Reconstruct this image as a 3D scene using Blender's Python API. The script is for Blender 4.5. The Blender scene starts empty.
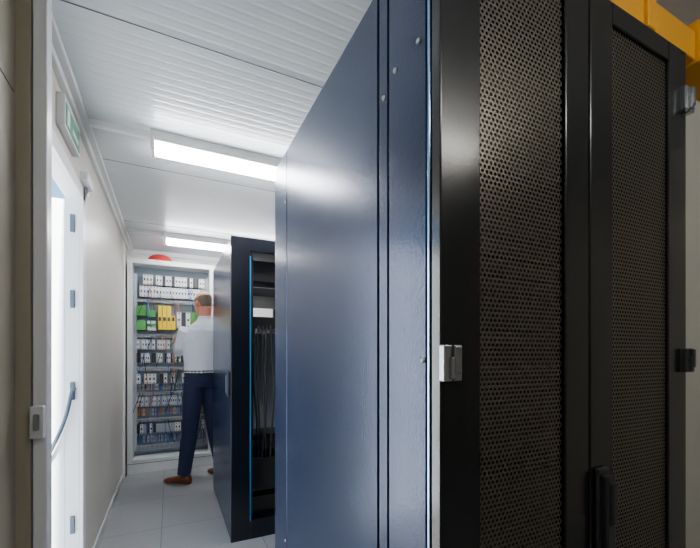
import bpy, bmesh, math, random
from mathutils import Vector, Matrix, kdtree
random.seed(7)
D=bpy.data
def link(o):
    bpy.context.scene.collection.objects.link(o); return o
# ---------------------------------------------------------------- materials
def mat(name,col,rough=.5,metal=0,coat=0,emis=None,estr=0,bump=None,vary=0,trans=0,spec=None):
    m=D.materials.new(name); m.use_nodes=True
    nt=m.node_tree; b=nt.nodes['Principled BSDF']
    b.inputs['Base Color'].default_value=(*col,1)
    b.inputs['Roughness'].default_value=rough
    b.inputs['Metallic'].default_value=metal
    b.inputs['Coat Weight'].default_value=coat
    b.inputs['Coat Roughness'].default_value=.12
    if spec is not None: b.inputs['Specular IOR Level'].default_value=spec
    if trans: b.inputs['Transmission Weight'].default_value=trans
    if emis:
        b.inputs['Emission Color'].default_value=(*emis,1)
        b.inputs['Emission Strength'].default_value=estr
    tc=nt.nodes.new('ShaderNodeTexCoord')
    if bump:
        sc,st,dist=bump
        n=nt.nodes.new('ShaderNodeTexNoise'); n.inputs['Scale'].default_value=sc; n.inputs['Detail'].default_value=3
        nt.links.new(tc.outputs['Object'],n.inputs['Vector'])
        bp=nt.nodes.new('ShaderNodeBump'); bp.inputs['Strength'].default_value=st; bp.inputs['Distance'].default_value=dist
        nt.links.new(n.outputs['Fac'],bp.inputs['Height'])
        nt.links.new(bp.outputs['Normal'],b.inputs['Normal'])
        if coat: nt.links.new(bp.outputs['Normal'],b.inputs['Coat Normal'])
    if vary:
        n=nt.nodes.new('ShaderNodeTexNoise'); n.inputs['Scale'].default_value=3.0; n.inputs['Detail'].default_value=5
        nt.links.new(tc.outputs['Object'],n.inputs['Vector'])
        r=nt.nodes.new('ShaderNodeMixRGB'); r.blend_type='MIX'
        r.inputs[1].default_value=(*[c*(1-vary) for c in col],1)
        r.inputs[2].default_value=(*[min(1,c*(1+vary)) for c in col],1)
        nt.links.new(n.outputs['Fac'],r.inputs[0]); nt.links.new(r.outputs[0],b.inputs['Base Color'])
    return m
def ribbed(name,col,axis,period,strength,rough=.4,dist=.004):
    m=mat(name,col,rough); nt=m.node_tree; b=nt.nodes['Principled BSDF']
    tc=nt.nodes.new('ShaderNodeTexCoord'); w=nt.nodes.new('ShaderNodeTexWave')
    w.wave_type='BANDS'; w.bands_direction=axis; w.wave_profile='SIN'
    w.inputs['Scale'].default_value=math.pi*2/(20*period); w.inputs['Distortion'].default_value=0
    nt.links.new(tc.outputs['Object'],w.inputs['Vector'])
    rp=nt.nodes.new('ShaderNodeValToRGB'); rp.color_ramp.elements[0].position=.0; rp.color_ramp.elements[1].position=.35
    nt.links.new(w.outputs['Fac'],rp.inputs[0])
    bp=nt.nodes.new('ShaderNodeBump'); bp.inputs['Strength'].default_value=strength; bp.inputs['Distance'].default_value=dist
    nt.links.new(rp.outputs[0],bp.inputs['Height']); nt.links.new(bp.outputs['Normal'],b.inputs['Normal'])
    return m
M={}
M['wall']=ribbed('wall_panel_paint',(.68,.64,.56),'Y',.10,.45,.35,.003)
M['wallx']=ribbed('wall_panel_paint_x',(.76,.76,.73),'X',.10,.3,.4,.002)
M['wallf']=ribbed('wall_panel_darkened',(.34,.33,.31),'X',.10,.3,.4,.002)  # wall colour darkened on the unseen front wall to dim rack door reflections
M['beige']=mat('beige_paint',(.40,.36,.27),.45,bump=(60,.05,.002))
M['ceil']=ribbed('ceiling_panel',(.68,.73,.77),'Y',.045,.42,.25,.002)
M['white']=mat('white_paint',(.86,.88,.90),.35)
M['trim']=mat('trim_paint',(.74,.76,.76),.4)
M['seam']=mat('seam_dark',(.12,.13,.14),.6)
M['navy']=mat('navy_powdercoat',(.008,.025,.080),.27,metal=.38,coat=.12,bump=(150,.22,.002),spec=.42)
M['navyd']=mat('dark_navy_front',(.003,.005,.011),.3,metal=.1,coat=.2,bump=(260,.10,.001))
M['black']=mat('black_powdercoat',(.004,.005,.007),.22,coat=.3,bump=(260,.12,.001),spec=.5)
M['mesh']=mat('perforated_steel',(.17,.155,.13),.33,metal=.8)
M['inside']=mat('rack_interior',(.003,.003,.003),.6)
M['server']=mat('server_face',(.010,.010,.011),.4)
M['chrome']=mat('zinc_hinge',(.42,.44,.47),.25,metal=.95)
M['edge_glint']=mat('edge_glint_metal',(.30,.48,.80),.2,metal=1)  # metal tinted blue to paint in the reflection on the rack corner
M['dgrey']=mat('dark_grey_plastic',(.02,.023,.027),.35)
M['cyan_glint']=mat('cyan_glint_paint',(.02,.22,.46),.3)  # colour of a painted glint at the second rack's opening
M['grey']=mat('enclosure_grey',(.42,.42,.38),.4,bump=(250,.06,.001))
M['cabgrey']=mat('cabinet_ral7035',(.74,.77,.78),.35)
M['cabback']=mat('cabinet_backplate',(.24,.30,.37),.4)
M['duct']=mat('wire_duct_grey',(.38,.42,.46),.5)
M['mod']=mat('module_light_grey',(.84,.85,.84),.4)
M['modd']=mat('module_dark',(.03,.035,.04),.4)
M['hingeg']=mat('door_hinge_grey',(.08,.11,.16),.4)
M['blue']=mat('blue_terminal',(.03,.12,.45),.4)
M['green']=mat('green_relay',(.06,.30,.06),.4)
M['yellow']=mat('yellow_safety_relay',(.88,.60,.0),.4)
M['orange']=mat('orange_wire',(.75,.25,.03),.4)
M['red']=mat('red_plastic',(.45,.015,.012),.3)
M['fiber']=mat('fiber_duct_orange',(.85,.40,.010),.35)
M['blackp']=mat('black_rubber',(.008,.008,.008),.5)
M['lampbody']=mat('lamp_body',(.8,.82,.82),.4)
M['tube']=mat('lamp_diffuser',(.9,.95,1),.4,emis=(.96,.97,1),estr=52)
M['tube_fill']=mat('fill_lamp_diffuser',(.9,.95,1),.4,emis=(1,.95,.86),estr=26)  # weaker diffuser for the lamp added behind the camera
M['signg']=mat('exit_sign_green',(.02,.22,.12),.4)
M['concrete']=mat('outdoor_concrete',(.55,.54,.52),.8,vary=.2)
M['shirt']=mat('shirt_cotton',(.76,.81,.92),.75,bump=(14,.6,.03))
M['pants']=mat('navy_trousers',(.006,.013,.055),.8,bump=(12,.5,.02))
M['skin']=mat('skin',(.60,.24,.15),.5)
M['hair']=mat('grey_brown_hair',(.15,.11,.085),.8,bump=(90,.6,.004))
M['shoe']=mat('brown_leather',(.16,.045,.014),.4)
M['belt']=mat('belt_leather',(.012,.008,.006),.4)
M['eye']=mat('eye_white',(.8,.8,.8),.2)
# floor tiles
fm=mat('floor_vinyl_tile',(.5,.52,.54),.32); nt=fm.node_tree; b=nt.nodes['Principled BSDF']
tc=nt.nodes.new('ShaderNodeTexCoord'); br=nt.nodes.new('ShaderNodeTexBrick')
br.offset=0; br.inputs['Scale'].default_value=1; br.inputs['Brick Width'].default_value=.6; br.inputs['Row Height'].default_value=.6
br.inputs['Mortar Size'].default_value=.003; br.inputs['Color1'].default_value=(.31,.32,.33,1); br.inputs['Color2'].default_value=(.34,.35,.36,1); br.inputs['Mortar'].default_value=(.16,.17,.19,1)
mp=nt.nodes.new('ShaderNodeMapping'); mp.inputs['Location'].default_value=(.05,.1,0)
nz=nt.nodes.new('ShaderNodeTexNoise'); nz.inputs['Scale'].default_value=120; nz.inputs['Detail'].default_value=4
mx=nt.nodes.new('ShaderNodeMixRGB'); mx.blend_type='OVERLAY'; mx.inputs[0].default_value=.3
nt.links.new(tc.outputs['Object'],mp.inputs[0]); nt.links.new(mp.outputs[0],br.inputs['Vector']); nt.links.new(tc.outputs['Object'],nz.inputs['Vector'])
nt.links.new(br.outputs['Color'],mx.inputs[1]); nt.links.new(nz.outputs['Color'],mx.inputs[2]); nt.links.new(mx.outputs[0],b.inputs['Base Color'])
M['floor']=fm
# ---------------------------------------------------------------- helpers
def empty(name,loc=(0,0,0)):
    e=D.objects.new(name,None); e.location=loc; e.empty_display_size=.1; link(e); return e
def boxes(name,lst,mats,parent=None,bevel=0,segs=2):
    """lst of (lo,hi,matindex) -> a single mesh object"""
    vs=[];fs=[];mi=[]
    for lo,hi,k in lst:
        n=len(vs); x0,y0,z0=lo; x1,y1,z1=hi
        vs+=[(x0,y0,z0),(x1,y0,z0),(x1,y1,z0),(x0,y1,z0),(x0,y0,z1),(x1,y0,z1),(x1,y1,z1),(x0,y1,z1)]
        for f in ((0,3,2,1),(4,5,6,7),(0,1,5,4),(1,2,6,5),(2,3,7,6),(3,0,4,7)):
            fs.append(tuple(n+i for i in f)); mi.append(k)
    me=D.meshes.new(name); me.from_pydata(vs,[],fs)
    for m in mats: me.materials.append(M[m])
    me.polygons.foreach_set('material_index',mi); me.update()
    o=D.objects.new(name,me); link(o)
    if bevel:
        md=o.modifiers.new('bevel','BEVEL'); md.width=bevel; md.segments=segs; md.limit_method='ANGLE'
    if parent: o.parent=parent
    return o
def box(name,lo,hi,m,parent=None,bevel=0): return boxes(name,[(lo,hi,0)],[m],parent,bevel)
def wire(name,paths,r,m,parent=None,res=4):
    cu=D.curves.new(name,'CURVE'); cu.dimensions='3D'; cu.bevel_depth=r; cu.bevel_resolution=2; cu.use_fill_caps=True
    for p in paths:
        s=cu.splines.new('NURBS'); s.points.add(len(p)-1)
        for q,c in zip(s.points,p): q.co=(*c,1)
        s.use_endpoint_u=True; s.order_u=min(4,len(p)); s.resolution_u=res
    cu.materials.append(M[m]); o=D.objects.new(name,cu); link(o)
    if parent: o.parent=parent
    return o
# ---------------------------------------------------------------- room
XL=-.41; XR=2.6; YB=4.75; YF=-1.6; H=2.37; T=.055; DY0=1.46; DY1=2.30; DH=2.0
box('floor',(XL-T,YF,-.1),(XR+T,YB+T,0),'floor')
box('ceiling',(XL-T,YF,H),(XR+T,YB+T,H+.08),'ceil')
boxes('wall_left',[((XL-T,YF,0),(XL,DY0,H),0),((XL-T,DY1,0),(XL,YB,H),0),((XL-T,DY0,DH),(XL,DY1,H),0)],['wall'])
box('wall_back',(XL-T,YB,0),(XR+T,YB+T,H),'wallx')
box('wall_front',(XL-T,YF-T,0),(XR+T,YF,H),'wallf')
box('wall_right',(XR,YF,0),(XR+T,YB,H),'wall')
boxes('ground_outside',[((-30,-30,-.35),(XL-T-.02,30,-.12),0)],['concrete'])
boxes('trim_1',[((XL,YF,2.315),(XL+.022,YB,2.37),0),((XL,YF,2.345),(XL+.05,YB,2.37),0)],['trim'],bevel=.003)
boxes('trim_2',[((XL,YB-.03,2.32),(XR,YB,2.37),0)],['trim'],bevel=.003)
boxes('trim_3',[((XL,y-.002,H-.002),(XR,y+.002,H+.001),0) for y in (.40,1.52,2.64,3.76)],['seam'])
box('baseboard_left',(XL,DY1+.05,0),(XL+.008,YB,.06),'trim')
# near-left pillar + door frame
pil=empty('door_pillar')
box('pillar_body',(XL,1.40,0),(-.370,1.46,H),'beige',pil,.002)
box('pillar_white_strip',(-.366,1.405,0),(-.332,1.46,H),'white',pil,.003)
box('pillar_gap',(-.3705,1.41,0),(-.3655,1.46,H),'seam',pil)
boxes('pillar_cover',[((XL-.001,.2,0),(XL+.006,1.398,1.955),0),((XL-.001,.2,1.962),(XL+.006,1.398,H),0)],['beige'],pil,.001)
boxes('latch',[((-.366,1.376,.955),(-.334,1.404,1.050),0),((-.356,1.368,.98),(-.342,1.378,1.028),1)],['trim','chrome'],pil,.003)
fr=empty('door_frame')
boxes('frame',[((XL,DY1-.012,0),(XL+.016,DY1+.055,DH+.05),0),((XL,DY0,DH-.012),(XL+.016,DY1+.055,DH+.05),0),
               ((XL-T-.005,DY1-.012,0),(XL,DY1-.001,DH),0),((XL-T-.005,DY0,DH-.012),(XL,DY1,DH-.001),0)],['white'],fr,.002)
boxes('hinges',[((XL-.038,DY1-.022,z-.045),(XL-.018,DY1-.012,z+.045),0) for z in (.35,1.02,1.48,1.86)],['hingeg'],fr,.003)
dl=empty('door_1')
boxes('leaf',[((XL-T-.86,DY1,.02),(XL-T-.008,DY1+.045,DH-.02),0)],['white'],dl,.004)
boxes('leaf_panel',[((XL-T-.76,DY1-.004,.15),(XL-T-.10,DY1,.95),0),((XL-T-.76,DY1-.004,1.05),(XL-T-.10,DY1,1.85),0)],['cabgrey'],dl,.002)
wire('door_handle',[[(XL-.022,DY1-.014,1.03),(XL-.025,DY1-.05,1.03),(XL-.030,DY1-.06,.96),(XL-.06,DY1-.06,.84),(XL-.115,DY1-.06,.72),(XL-.125,DY1-.04,.69),(XL-.125,DY1+.01,.68)]],.009,'hingeg',dl)
dc=empty('door_closer')
boxes('closer',[((XL+.0165,DY1-.10,2.055),(XL+.05,DY1+.06,2.095),0),((XL+.016,DY1+.0,2.02),(XL+.03,DY1+.03,2.06),1)],['trim','chrome'],dc,.004)
ex=empty('exit_sign')
boxes('sign',[((XL,1.86,2.13),(XL+.028,2.14,2.26),0),((XL+.028,1.875,2.142),(XL+.030,2.125,2.235),1),((XL+.030,1.99,2.165),(XL+.0305,2.10,2.185),0),((XL+.030,1.90,2.155),(XL+.0305,1.94,2.225),0)],['trim','signg'],ex,.001)
# conduit on left wall
cond=empty('wall_conduit')
boxes('conduit',[((XL,4.20,0),(XL+.02,4.245,2.31),0)],['white'],cond,.003)
# ---------------------------------------------------------------- lamps
def lamp(x0,x1,y,cond=True,tm='tube'):
    e=empty('ceiling_lamp')
    boxes('body',[((x0,y-.05,2.315),(x1,y+.05,2.37),0),((x0,y-.055,2.262),(x0+.02,y+.055,2.33),0),((x1-.02,y-.055,2.262),(x1,y+.055,2.33),0)],['lampbody'],e,.004)
    boxes('diffuser',[((x0+.02,y-.042,2.268),(x1-.02,y+.042,2.318),0)],[tm],e,.012)
    if cond: boxes('cable_trunking',[((XL+.05,y-.014,2.340),(x0,y+.014,2.37),0)],['white'],e,.002)
lamp(-.09,1.20,2.23); lamp(-.05,1.2,4.0); lamp(.2,1.5,-.45,False,'tube_fill')  # last lamp is unseen, added behind the camera to light the near area
# ---------------------------------------------------------------- perforated leaf
def perf(name,x0,x1,z0,z1,y,p,parent):
    vs=[];fs=[]
    rows=int((z1-z0)/(p*.866)); cols=int((x1-x0)/p)
    R=p/math.sqrt(3); r=p*.36
    for j in range(rows):
        for i in range(cols):
            cx=x0+p*(i+.5)+(p/2 if j%2 else 0); cz=z0+(j+.5)*p*.866
            n=len(vs)
            for k in range(6):
                a=math.radians(30+60*k); vs.append((cx+R*math.cos(a),y,cz+R*math.sin(a)))
            for k in range(6):
                a=math.radians(30+60*k); vs.append((cx+r*math.cos(a),y,cz+r*math.sin(a)))
            for k in range(6):
                k2=(k+1)%6; fs.append((n+k,n+k2,n+6+k2,n+6+k))
    me=D.meshes.new(name); me.from_pydata(vs,[],fs); me.materials.append(M['mesh'])
    o=D.objects.new(name,me); link(o); o.parent=parent
    s=o.modifiers.new('sol','SOLIDIFY'); s.thickness=.0015
    return o
# ---------------------------------------------------------------- big black rack
RH=2.08; X0=.45; X1=1.35; Y0=.58; Y1=1.75
rk=empty('server_rack')
boxes('frame',[((X0+.006,Y0,0),(X0+.06,Y0+.05,RH-.01),0),((X1-.06,Y0,0),(X1-.006,Y0+.05,RH-.01),0),
  ((X0+.006,Y1-.06,0),(X0+.06,Y1-.002,RH-.01),0),((X1-.06,Y1-.06,0),(X1-.006,Y1-.002,RH-.01),0),
  ((X0+.004,Y0,RH-.05),(X1-.004,Y1,RH),0),((X0+.004,Y0,0),(X1-.004,Y1,.06),0),
  ((X0+.05,Y1-.02,.06),(X1-.05,Y1-.005,RH-.05),0),((X1-.012,Y0,.06),(X1-.002,Y1,RH-.05),0)],['black'],rk,.004)
boxes('side_panel',[((X0,1.553,.03),(X0+.012,Y1,RH-.004),0),((X0,.779,.03),(X0+.012,1.549,RH-.004),0),((X0,.733,.03),(X0+.012,.772,RH-.004),0),
   ((X0,.590,.03),(X0+.012,.728,RH-.004),0)],['navy'],rk,.0025)
boxes('side_backing',[((X0+.008,.584,.02),(X0+.03,Y1-.01,RH-.05),0)],['inside'],rk)
boxes('edge_glint_strip',[((X0-.001,.5785,.04),(X0+.010,.5855,RH-.01),0)],['edge_glint'],rk,.0015)  # bright corner highlight built as a thin metal strip
def screws(name,pts,parent):
    vs=[];fs=[]
    for (y,z) in pts:
        n=len(vs)
        for dx,r in ((0,.006),(-.003,.005)):
            for k in range(10):
                a=k*math.tau/10; vs.append((X0+dx,y+r*math.cos(a),z+r*math.sin(a)))
        for k in range(10): fs.append((n+k,n+(k+1)%10,n+10+(k+1)%10,n+10+k))
        fs.append(tuple(n+10+k for k in range(10)))
    me=D.meshes.new(name); me.from_pydata(vs,[],fs); me.materials.append(M['trim']); o=D.objects.new(name,me); link(o); o.parent=parent
screws('screws',[(.70,1.83),(.615,1.83),(1.57,1.86),(.70,.5),(.615,.5),(1.57,.4),(.75,1.80),(.60,1.19)],rk)
def leaf(name,x0,x1,m0,m1):
    y0,y1=.548,.576; zb,zt=.04,RH-.005; mz0,mz1=.12,2.02
    boxes(name,[((x0,y0,zb),(m0,y1,zt),0),((m1,y0,zb),(x1,y1,zt),0),((m0,y0,mz1),(m1,y1,zt),0),((m0,y0,zb),(m1,y1,mz0),0)],['black'],rk,.003)
    perf(name+'_perforation',m0-.004,m1-.002,mz0-.01,mz1+.006,y0+.008,.0115,rk)
leaf('door_leaf_a',X0+.001,.893,.55,.808)
leaf('door_leaf_b',.898,X1-.005,.987,1.25)
boxes('interior_dark_sheet',[((X0+.03,.80,.06),(X1-.03,.81,RH-.06),0)],['inside'],rk)  # near-black sheet painting in the dark depth behind the mesh
sl=[]
z=.15
while z<1.95:
    h=random.choice([.042,.042,.086,.13])
    if random.random()<.6: sl.append(((.62,.70,z),(1.24,.79,z+h),0)); sl.append(((.66,.697,z+h*.3),(.9,.70,z+h*.6),1))
    z+=h+.006
boxes('servers',sl,['server','dgrey'],rk,.002)
# hinges
def hinge(name,x,z,m,w=.042):
    boxes(name,[((x-w/2,.534,z-.034),(x-.002,.552,z+.034),0),((x+.002,.534,z-.034),(x+w/2,.552,z+.034),0),((x-.008,.528,z-.030),(x+.004,.540,z+.012),0),((x-.002,.526,z-.02),(x+.014,.536,z+.032),0)],[m],rk,.003)
hinge('hinge_1',.470,1.185,'chrome'); hinge('hinge_2',.470,1.93,'chrome'); hinge('hinge_3',.470,.35,'chrome')
hinge('hinge_4',1.335,1.185,'dgrey',.05); hinge('hinge_5',1.335,1.93,'chrome',.05); hinge('hinge_6',1.335,.35,'dgrey',.05)
boxes('swing_handle',[((.912,.538,.62),(.958,.549,.93),0),((.918,.520,.65),(.952,.540,.915),0),((.924,.512,.80),(.946,.522,.90),0)],['dgrey'],rk,.008)
# ---------------------------------------------------------------- grey enclosure at right
ge=empty('electrical_enclosure')
boxes('body',[((1.385,.60,.05),(1.98,1.75,2.0),0),((1.40,.62,0),(1.96,1.73,.05),1)],['grey','modd'],ge,.004)
boxes('door',[((1.388,.572,.06),(1.977,.598,1.99),0)],['grey'],ge,.004)
boxes('handle',[((1.90,.556,1.0),(1.93,.573,1.16),0)],['dgrey'],ge,.005)
# orange fibre duct
fd=empty('fiber_cable_duct')
boxes('trough',[((.95,.57,2.105),(2.2,.86,2.113),0),((.95,.57,2.105),(2.2,.578,2.195),0),((.95,.852,2.105),(2.2,.86,2.195),0),
   ((1.17,.558,2.095),(1.21,.872,2.225),0),((1.45,.558,2.095),(1.50,.872,2.225),0)],['fiber'],fd,.004)
boxes('supports',[((1.1,.70,RH+.002),(1.13,.75,2.106),0),((1.28,.70,RH+.002),(1.31,.75,2.106),0)],['modd'],fd)
wire('fibers',[[(.96,.62+.03*i,2.15),(1.10,.63+.03*i,2.20+.03*(i%3)),(1.30,.63+.025*i,2.31-.02*(i%2)),(1.50,.63+.025*i,2.19),(2.18,.62+.02*i,2.16)] for i in range(6)],.013,'fiber',fd)
# ---------------------------------------------------------------- second rack (open front)
r2=empty('server_rack')
a0,a1,b0,b1,rh=.352,.952,2.47,3.56,1.965
boxes('side_panel',[((a0,b0+.03,.03),(a0+.012,b1,rh-.01),0),((a1-.012,b0+.03,.03),(a1,b1,rh-.01),0)],['navy'],r2,.003)
boxes('frame',[((a0,b0,0),(a0+.118,b0+.028,rh),0),((a1-.06,b0,0),(a1,b0+.028,rh),0),((a0+.118,b0,rh-.09),(a1-.06,b0+.028,rh),0),((a0+.118,b0,0),(a1-.06,b0+.028,.12),0),
   ((a0+.004,b0+.028,rh-.03),(a1-.004,b1,rh),0),((a0+.004,b0+.028,0),(a1-.004,b1,.06),0),((a0+.013,b1-.05,.06),(a0+.06,b1,rh-.03),0),((a1-.06,b1-.05,.06),(a1-.013,b1,rh-.03),0)],['navyd'],r2,.003)
boxes('cyan_glint_strip',[((a0+.119,b0-.003,.12),(a0+.125,b0+.02,rh-.12),0),],['cyan_glint'],r2,.001)  # glint along the opening edge, drawn as a coloured strip
sv=[]
for z0,z1 in ((1.70,1.84),(1.60,1.66),(1.38,1.46),(.62,.66),(.28,.50),(.14,.24)):
    sv.append(((a0+.14,b0+.08,z0),(a1-.08,b0+.75,z1),0))
boxes('equipment',sv+[((a0+.13,b0+.05,.12),(a0+.15,b0+.08,rh-.1),1),((a1-.1,b0+.05,.12),(a1-.08,b0+.08,rh-.1),1)],['server','dgrey'],r2,.003)
wp=[]
for i in range(5):
    x=a0+.16+.028*i
    wp.append([(x,b0+.07,1.40),(x+random.uniform(-.02,.03),b0+.04,1.2),(x+random.uniform(-.04,.04),b0+.05,.95),(x+random.uniform(-.03,.05),b0+.05,.75),(x,b0+.09,.5)])
wire('cables',wp,.006,'blackp',r2)
boxes('inner_panel',[((a0+.15,b0+.30,.10),(a1-.09,b0+.31,1.36),0)],['duct'],r2)
boxes('handle',[((a0-.016,b0+.045,.93),(a0,b0+.08,1.09),0),((a0-.026,b0+.052,.95),(a0-.014,b0+.074,1.07),1)],['dgrey','hingeg'],r2,.004)
# ---------------------------------------------------------------- distribution cabinet
cb=empty('distribution_cabinet')
c0,c1,cy,ch=-.384,.436,4.33,2.18
boxes('carcass',[((c0,cy,.0),(c0+.045,cy+.40,ch),0),((c1-.045,cy,0),(c1,cy+.40,ch),0),((c0+.045,cy,ch-.05),(c1-.045,cy+.40,ch),0),((c0+.045,cy,.0),(c1-.045,cy+.40,.14),0)],['cabgrey'],cb,.004)
boxes('plinth_seam',[((c0-.001,cy-.002,.098),(c1+.001,cy+.01,.103),0)],['seam'],cb)
boxes('door_open_leaf',[((c1,cy-.01,.11),(c1+.02,cy+.0,ch-.01),0)],['cabgrey'],cb,.002)
boxes('backplate',[((c0+.045,cy+.20,.14),(c1-.045,cy+.22,ch-.05),0)],['cabback'],cb)
L=[];mats=['mod','modd','blue','green','yellow','orange','duct','red']
BY=cy+.20
def row(z0,z1,x0,x1,w,kinds,dep=.07,gap=.15):
    x=x0
    while x+w<=x1:
        if random.random()>gap*.5:
            k=random.choice(kinds)
            y=BY-dep-random.choice([0,.01])
            L.append(((x,y,z0),(x+w-.003,BY,z1),k))
            zm=(z0+z1)/2
            if k in(0,): 
                L.append(((x+w*.25,y-.006,zm-.012),(x+w*.65,y,zm+.012),1 if random.random()<.75 else 2))
                L.append(((x+w*.3,y-.001,z1-.014),(x+w*.6,y,z1-.005),1))
                L.append(((x+w*.3,y-.001,z0+.005),(x+w*.6,y,z0+.014),1))
        x+=w
i0,i1=c0+.075,c1-.075
for z0,z1 in ((1.755,1.79),(1.385,1.42),(1.035,1.07),(.78,.81),(.50,.53),(.20,.25)):
    L.append(((i0,BY-.07,z0),(i1,BY,z1),6))
    x=i0
    while x<i1: L.append(((x,BY-.072,z0+.005),(x+.004,BY-.07,z1-.005),1)); x+=.012
for x in (i0-.028,i1-.002): L.append(((x,BY-.07,.2),(x+.03,BY,2.05),6))
row(1.94,2.04,i0+.06,i1,.030,[0,0,0,0,1],.09); row(1.81,1.92,i0+.03,i1,.030,[0,0,0,0],.09)
y4=BY-.11
L.append(((i0,y4,1.61),(i0+.085,BY,1.71),3)); L.append(((i0,y4,1.46),(i0+.085,BY,1.56),3))
L.append(((i0+.10,y4,1.60),(i0+.175,BY,1.67),3)); L.append(((i0+.10,BY-.09,1.46),(i0+.175,BY,1.56),0)); L.append(((i0+.10,BY-.10,1.50),(i0+.175,BY,1.53),3))
for k in range(4): L.append(((i0+.20+.042*k,y4-.01,1.47),(i0+.20+.042*k+.038,BY,1.72 if k<3 else 1.62),4)); L.append(((i0+.205+.042*k,y4-.012,1.56),(i0+.20+.042*k+.03,y4-.01,1.60),1))
row(1.5,1.66,i0+.38,i1,.045,[0,3,0,1],.1)
row(1.26,1.36,i0,i1,.024,[0,0,0,6],.07); row(1.12,1.22,i0,i1,.020,[0,0,1,0,6],.07)
row(.90,1.0,i0,i1,.036,[0,0,0,1],.09); row(.83,.885,i0,i1,.012,[0,2,6,0],.04)
row(.66,.76,i0,i1,.020,[0,0,6],.06); row(.56,.63,i0,i1,.010,[2,6,0,5],.04)
row(.38,.47,i0,i1,.030,[0,6,0,1],.07); row(.28,.34,i0,i1,.012,[6,0,2],.04)
boxes('modules',L,mats,cb)
for nm,m,n in (('wires_black','blackp',30),('wires_orange','orange',7),('wires_blue','blue',26),('wires_red','red',5)):
    P=[]
    for i in range(n):
        x=random.uniform(i0,i1); z=random.choice([1.92,1.77,1.40,1.22,1.05,.80,.52]); dz=random.uniform(.08,.30); dx=random.uniform(-.07,.07)
        yy=cy+random.uniform(.04,.10)
        P.append([(x,cy+.14,z),(x,yy,z-.02),(x+dx*.4,yy,z-dz*.5),(x+dx,yy,z-dz+.02),(x+dx,cy+.14,z-dz)])
    wire(nm,P,.0032,m,cb,3)
# red hard hat on top of the cabinet
def hat(cx,cyy,cz):
    vs=[];fs=[];n=28
    prof=[(.150,.0),(.152,.008),(.118,.014),(.112,.035),(.095,.062),(.062,.082),(.02,.092)]
    for r,z in prof:
        for k in range(n):
            a=k*math.tau/n; vs.append((cx+r*1.05*math.cos(a),cyy+r*.85*math.sin(a)-(.02 if r>.13 and math.sin(a)<0 else 0),cz+z))
    for j in range(len(prof)-1):
        for k in range(n): fs.append((j*n+k,j*n+(k+1)%n,(j+1)*n+(k+1)%n,(j+1)*n+k))
    fs.append(tuple((len(prof)-1)*n+k for k in range(n))); fs.append(tuple(reversed(range(n))))
    me=D.meshes.new('red_hard_hat'); me.from_pydata(vs,[],fs); me.materials.append(M['red'])
    for p in me.polygons: p.use_smooth=True
    o=D.objects.new('red_hard_hat',me); link(o)
hat(-.09,4.475,2.181)
# ---------------------------------------------------------------- man
th=math.radians(25.8); fv=Vector((math.sin(th),math.cos(th),0)); rv=Vector((math.cos(th),-math.sin(th),0))
P0=Vector((.289,3.857,0))-fv*.03
def W(a,b,z): return P0+rv*a+fv*b+Vector((0,0,z))
def dirv(a,b,z=0): return (rv*a+fv*b+Vector((0,0,z))).normalized()
F=dirv(-.72,.69); R=Vector((F.y,-F.x,0)); UP=Vector((0,0,1))
V=[];FC=[];LB=[]
def loft(rings,label,n=20,bodyaxes=None,cap=True):
    # rings: (center, ru, rv, U, Vv)
    dense=[]
    for i in range(len(rings)-1):
        A,B=rings[i],rings[i+1]; L_=(B[0]-A[0]).length; k=max(1,int(L_/.018))
        for j in range(k):
            t=j/k; dense.append((A[0].lerp(B[0],t),A[1]+(B[1]-A[1])*t,A[2]+(B[2]-A[2])*t,A[3].lerp(B[3],t).normalized(),A[4].lerp(B[4],t).normalized()))
    dense.append(rings[-1])
    s=len(V)
    for c,ru,r2_,U,Q in dense:
        for k in range(n):
            a=k*math.tau/n; V.append(c+U*ru*math.cos(a)+Q*r2_*math.sin(a)); LB.append(label)
    m=len(dense)
    for j in range(m-1):
        for k in range(n):
            FC.append((s+j*n+k,s+j*n+(k+1)%n,s+(j+1)*n+(k+1)%n,s+(j+1)*n+k))
    for idx,rev in ((0,True),(m-1,False)):
        V.append(dense[idx][0]+((dense[0][0]-dense[1][0]).normalized()*.3*dense[0][1] if idx==0 else (dense[-1][0]-dense[-2][0]).normalized()*.3*dense[-1][1])); LB.append(label); c=len(V)-1
        for k in range(n):
            a,b=s+idx*n+k,s+idx*n+(k+1)%n
            FC.append((c,b,a) if rev else (c,a,b))
def limb(pts,rad,label,n=16):
    pts=[Vector(p) for p in pts]; rs=[]
    ref=None
    for i,p in enumerate(pts):
        t=(pts[min(i+1,len(pts)-1)]-pts[max(i-1,0)]).normalized()
        if ref is None: ref=t.orthogonal().normalized()
        U=(ref-t*ref.dot(t)).normalized(); ref=U; Q=t.cross(U)
        r=rad[i]; r=(r,r) if not isinstance(r,tuple) else r
        rs.append((p,r[0],r[1],U,Q))
    loft(rs,label,n)
def B(c,z,w,d,f=0): return (W(c[0],c[1],z)+F*f,w,d,R,F)
# torso
C=(0,0)
loft([B((.005,0),.90,.155,.105),B((.005,0),.96,.168,.118),B((.003,0),1.03,.160,.116)],'pants',28)
loft([B((.003,0),1.015,.164,.120),B((.003,0),1.05,.164,.120)],'belt',28)
loft([B((.003,0),1.04,.160,.120),B((0,0),1.14,.160,.122,.008),B((.0,0),1.26,.172,.125,.01),B((.004,.01),1.36,.186,.125,.005),B((.01,.015),1.43,.180,.110,0),B((.015,.02),1.485,.125,.085,-.005),B((.02,.025),1.53,.072,.068,0),B((.022,.03),1.565,.064,.064,.006)],'shirt',28)
# neck
HC=W(.03,.03,1.585)+F*.015
loft([(W(.02,.025,1.50),.056,.058,R,F),(W(.027,.03,1.60)+F*.008,.055,.056,R,F),(W(.03,.03,1.66)+F*.0,.055,.06,R,F)],'skin')
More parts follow.
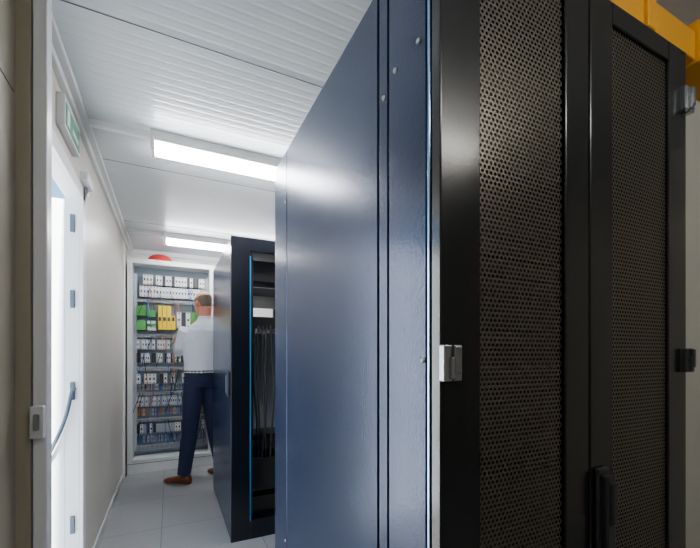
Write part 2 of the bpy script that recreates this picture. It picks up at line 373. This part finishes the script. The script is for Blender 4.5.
# head (turned a little to image-left, tilted down)
HF=dirv(-.80,.58); HR=Vector((HF.y,-HF.x,0))
q=Matrix.Rotation(math.radians(-14),3,HR)   # nod
hf=q@HF; hu=q@UP
def Hd(f,r,u): return HC+hf*f+HR*r+hu*u
loft([(Hd(.07,0,.0),.026,.022,HR,hf),(Hd(.052,0,.02),.045,.048,HR,hf),(Hd(.03,0,.055),.060,.075,HR,hf),(Hd(.012,0,.095),.070,.090,HR,hf),
      (Hd(.0,0,.14),.076,.098,HR,hf),(Hd(-.005,0,.175),.073,.094,HR,hf),(Hd(-.007,0,.205),.058,.076,HR,hf),(Hd(-.007,0,.225),.034,.046,HR,hf),(Hd(-.007,0,.232),.012,.018,HR,hf)],'head',28)
limb([Hd(.095,0,.135),Hd(.108,0,.105),Hd(.118,0,.088),Hd(.10,0,.078)],[.009,.012,.014,.010],'head',10)
limb([Hd(.088,-.035,.143),Hd(.096,0,.143),Hd(.088,.035,.143)],[.007,.008,.007],'head',8)
limb([Hd(.088,-.022,.052),Hd(.098,0,.054),Hd(.088,.022,.052)],[.006,.008,.006],'lip',8)
for s in(-1,1):
    limb([Hd(-.005,s*.076,.078),Hd(-.012,s*.083,.105),Hd(-.010,s*.082,.130)],[.007,.013,.009],'skin',10)
# arms
def hand(wr,dirn,side,curl,pn):
    # dirn palm direction; side = toward thumb; pn = palm normal (fingers curl toward)
    dirn=dirn.normalized(); side=(side-dirn*side.dot(dirn)).normalized(); pn=dirn.cross(side)*pn
    loft([(wr-dirn*.02,.027,.021,side,pn),(wr+dirn*.02,.032,.017,side,pn),(wr+dirn*.06,.041,.015,side,pn),(wr+dirn*.090,.040,.012,side,pn)],'skin')
    for i,(o,l) in enumerate(((.030,.075),(.010,.083),(-.010,.076),(-.030,.060))):
        b=wr+dirn*.082+side*o; d0=(dirn*math.cos(.35)+pn*math.sin(.35)+side*o*2).normalized()
        c1_=.35+curl; c2_=c1_+curl
        d1=(dirn*math.cos(c1_)+pn*math.sin(c1_)).normalized(); d2=(dirn*math.cos(c2_)+pn*math.sin(c2_)).normalized()
        p1=b+d0*l*.45; p2=p1+d1*l*.32; p3=p2+d2*l*.25
        limb([b-dirn*.01,p1,p2,p3],[.0095,.0088,.008,.0065],'skin',10)
    b=wr+dirn*.022+side*.028; p1=b+(dirn*.6+side*.7+pn*.25).normalized()*.036; p2=p1+(dirn*.85+side*.25+pn*.4).normalized()*.030; p3=p2+(dirn+pn*.5).normalized()*.022
    limb([b-side*.01,p1,p2,p3],[.013,.0105,.0095,.007],'skin',10)
def arm(sh,el,wr,side,pn):
    m1=sh.lerp(el,.35); m2=el.lerp(wr,.3)
    din=(wr-el).normalized()
    limb([sh,m1,sh.lerp(el,.8),el,m2,el.lerp(wr,.88),el.lerp(wr,.93)],[.066,.058,.050,.048,.045,.036,.038],'shirt',18)
    limb([el.lerp(wr,.85),wr],[.030,.026],'skin')
    hand(wr,din,side,.45,pn)
shL=W(.01,.015,1.435)-R*.165; shR=W(.01,.015,1.435)+R*.165
arm(shL,W(-.215,-.03,1.225),W(-.115,.12,1.45),Vector((0,0,1)),1)
arm(shR,W(.07,.27,1.27),W(-.03,.27,1.49),Vector((0,0,1)),-1)
# legs
def leg(hip,kn,an,toe,lbl='pants'):
    limb([hip+Vector((0,0,.03)),hip.lerp(kn,.3),hip.lerp(kn,.75),kn,kn.lerp(an,.3),kn.lerp(an,.8),an+Vector((0,0,-.005))],[.088,.092,.076,.070,.070,.062,.060],'pants',20)
    t=Vector((toe.x-an.x,toe.y-an.y,0)).normalized(); s=Vector((t.y,-t.x,0)); g=Vector((an.x,an.y,0))
    def rg(f,w,h,zc): return (g+t*f+Vector((0,0,zc)),w,h,s,UP)
    loft([rg(-.072,.022,.030,.036),rg(-.055,.034,.046,.048),rg(-.01,.038,.050,.052),rg(.05,.040,.040,.042),rg(.11,.048,.030,.033),rg(.17,.044,.024,.027),rg(.205,.022,.016,.021)],'shoe')
    limb([an+Vector((0,0,.03)),g+Vector((0,0,.05))],[.040,.036],'shoe')
hipL=W(.005,0,.90)-R*.082; hipR=W(.005,0,.90)+R*.082
aL=W(-.125,-.10,.095); leg(hipL,W(-.085,-.06,.50),aL,aL+dirv(-.98,.2))
aR=W(.14,.13,.095); leg(hipR,W(.07,.12,.50),aR,aR+dirv(-.80,.6))
me=D.meshes.new('body_src'); me.from_pydata([tuple(v) for v in V],[],FC)
src=D.objects.new('body_src',me); link(src)
rm=src.modifiers.new('r','REMESH'); rm.mode='VOXEL'; rm.voxel_size=.0065
sm=src.modifiers.new('s','SMOOTH'); sm.factor=.5; sm.iterations=3
dg=bpy.context.evaluated_depsgraph_get(); body=D.meshes.new_from_object(src.evaluated_get(dg))
D.objects.remove(src)
body.name='body'
body.materials.clear()
order=['shirt','pants','belt','skin','hair','shoe']
for k in order: body.materials.append(M[k])
kd=kdtree.KDTree(len(V))
for i,v in enumerate(V): kd.insert(v,i)
kd.balance()
for p in body.polygons:
    c=p.center; _,i,_d=kd.find(c); l=LB[i]
    if l=='head':
        d=c-HC; f=d.dot(hf); u=d.dot(hu)
        l='hair' if ((f<.03 and .115<u<.165) or (f<-.03 and .05<u<.175)) else 'skin'
    elif l=='lip': l='skin'
    p.material_index=order.index(l); p.use_smooth=True
man=D.objects.new('man',None); link(man)
bo=D.objects.new('body',body); link(bo); bo.parent=man
for s in(-1,1):
    bpy.ops.mesh.primitive_uv_sphere_add(radius=.011,segments=16,ring_count=10,location=Hd(.083,s*.030,.122))
    e=bpy.context.object; e.name='eye'; e.data.materials.append(M['eye']); e.parent=man
# ---------------------------------------------------------------- lights
w=D.worlds.new('World'); bpy.context.scene.world=w; w.use_nodes=True; nt=w.node_tree
sk=nt.nodes.new('ShaderNodeTexSky'); sk.sky_type='HOSEK_WILKIE'; sk.turbidity=3; sk.sun_direction=(0,-.75,.66)
nt.links.new(sk.outputs[0],nt.nodes['Background'].inputs[0]); nt.nodes['Background'].inputs[1].default_value=14
sd=D.lights.new('sun','SUN'); sd.energy=40; sd.angle=.02; so=D.objects.new('sun',sd); link(so)
so.rotation_euler=Vector((-.02,1,-.75)).to_track_quat('-Z','Y').to_euler()
# ---------------------------------------------------------------- camera
cd=D.cameras.new('camera'); cam=D.objects.new('camera',cd); link(cam)
cam.location=(0,0,1.2); cam.rotation_euler=(math.radians(90),0,-th); cd.sensor_width=36; cd.lens=36*373/700; cd.shift_y=81/700; cd.clip_start=.02
bpy.context.scene.camera=cam
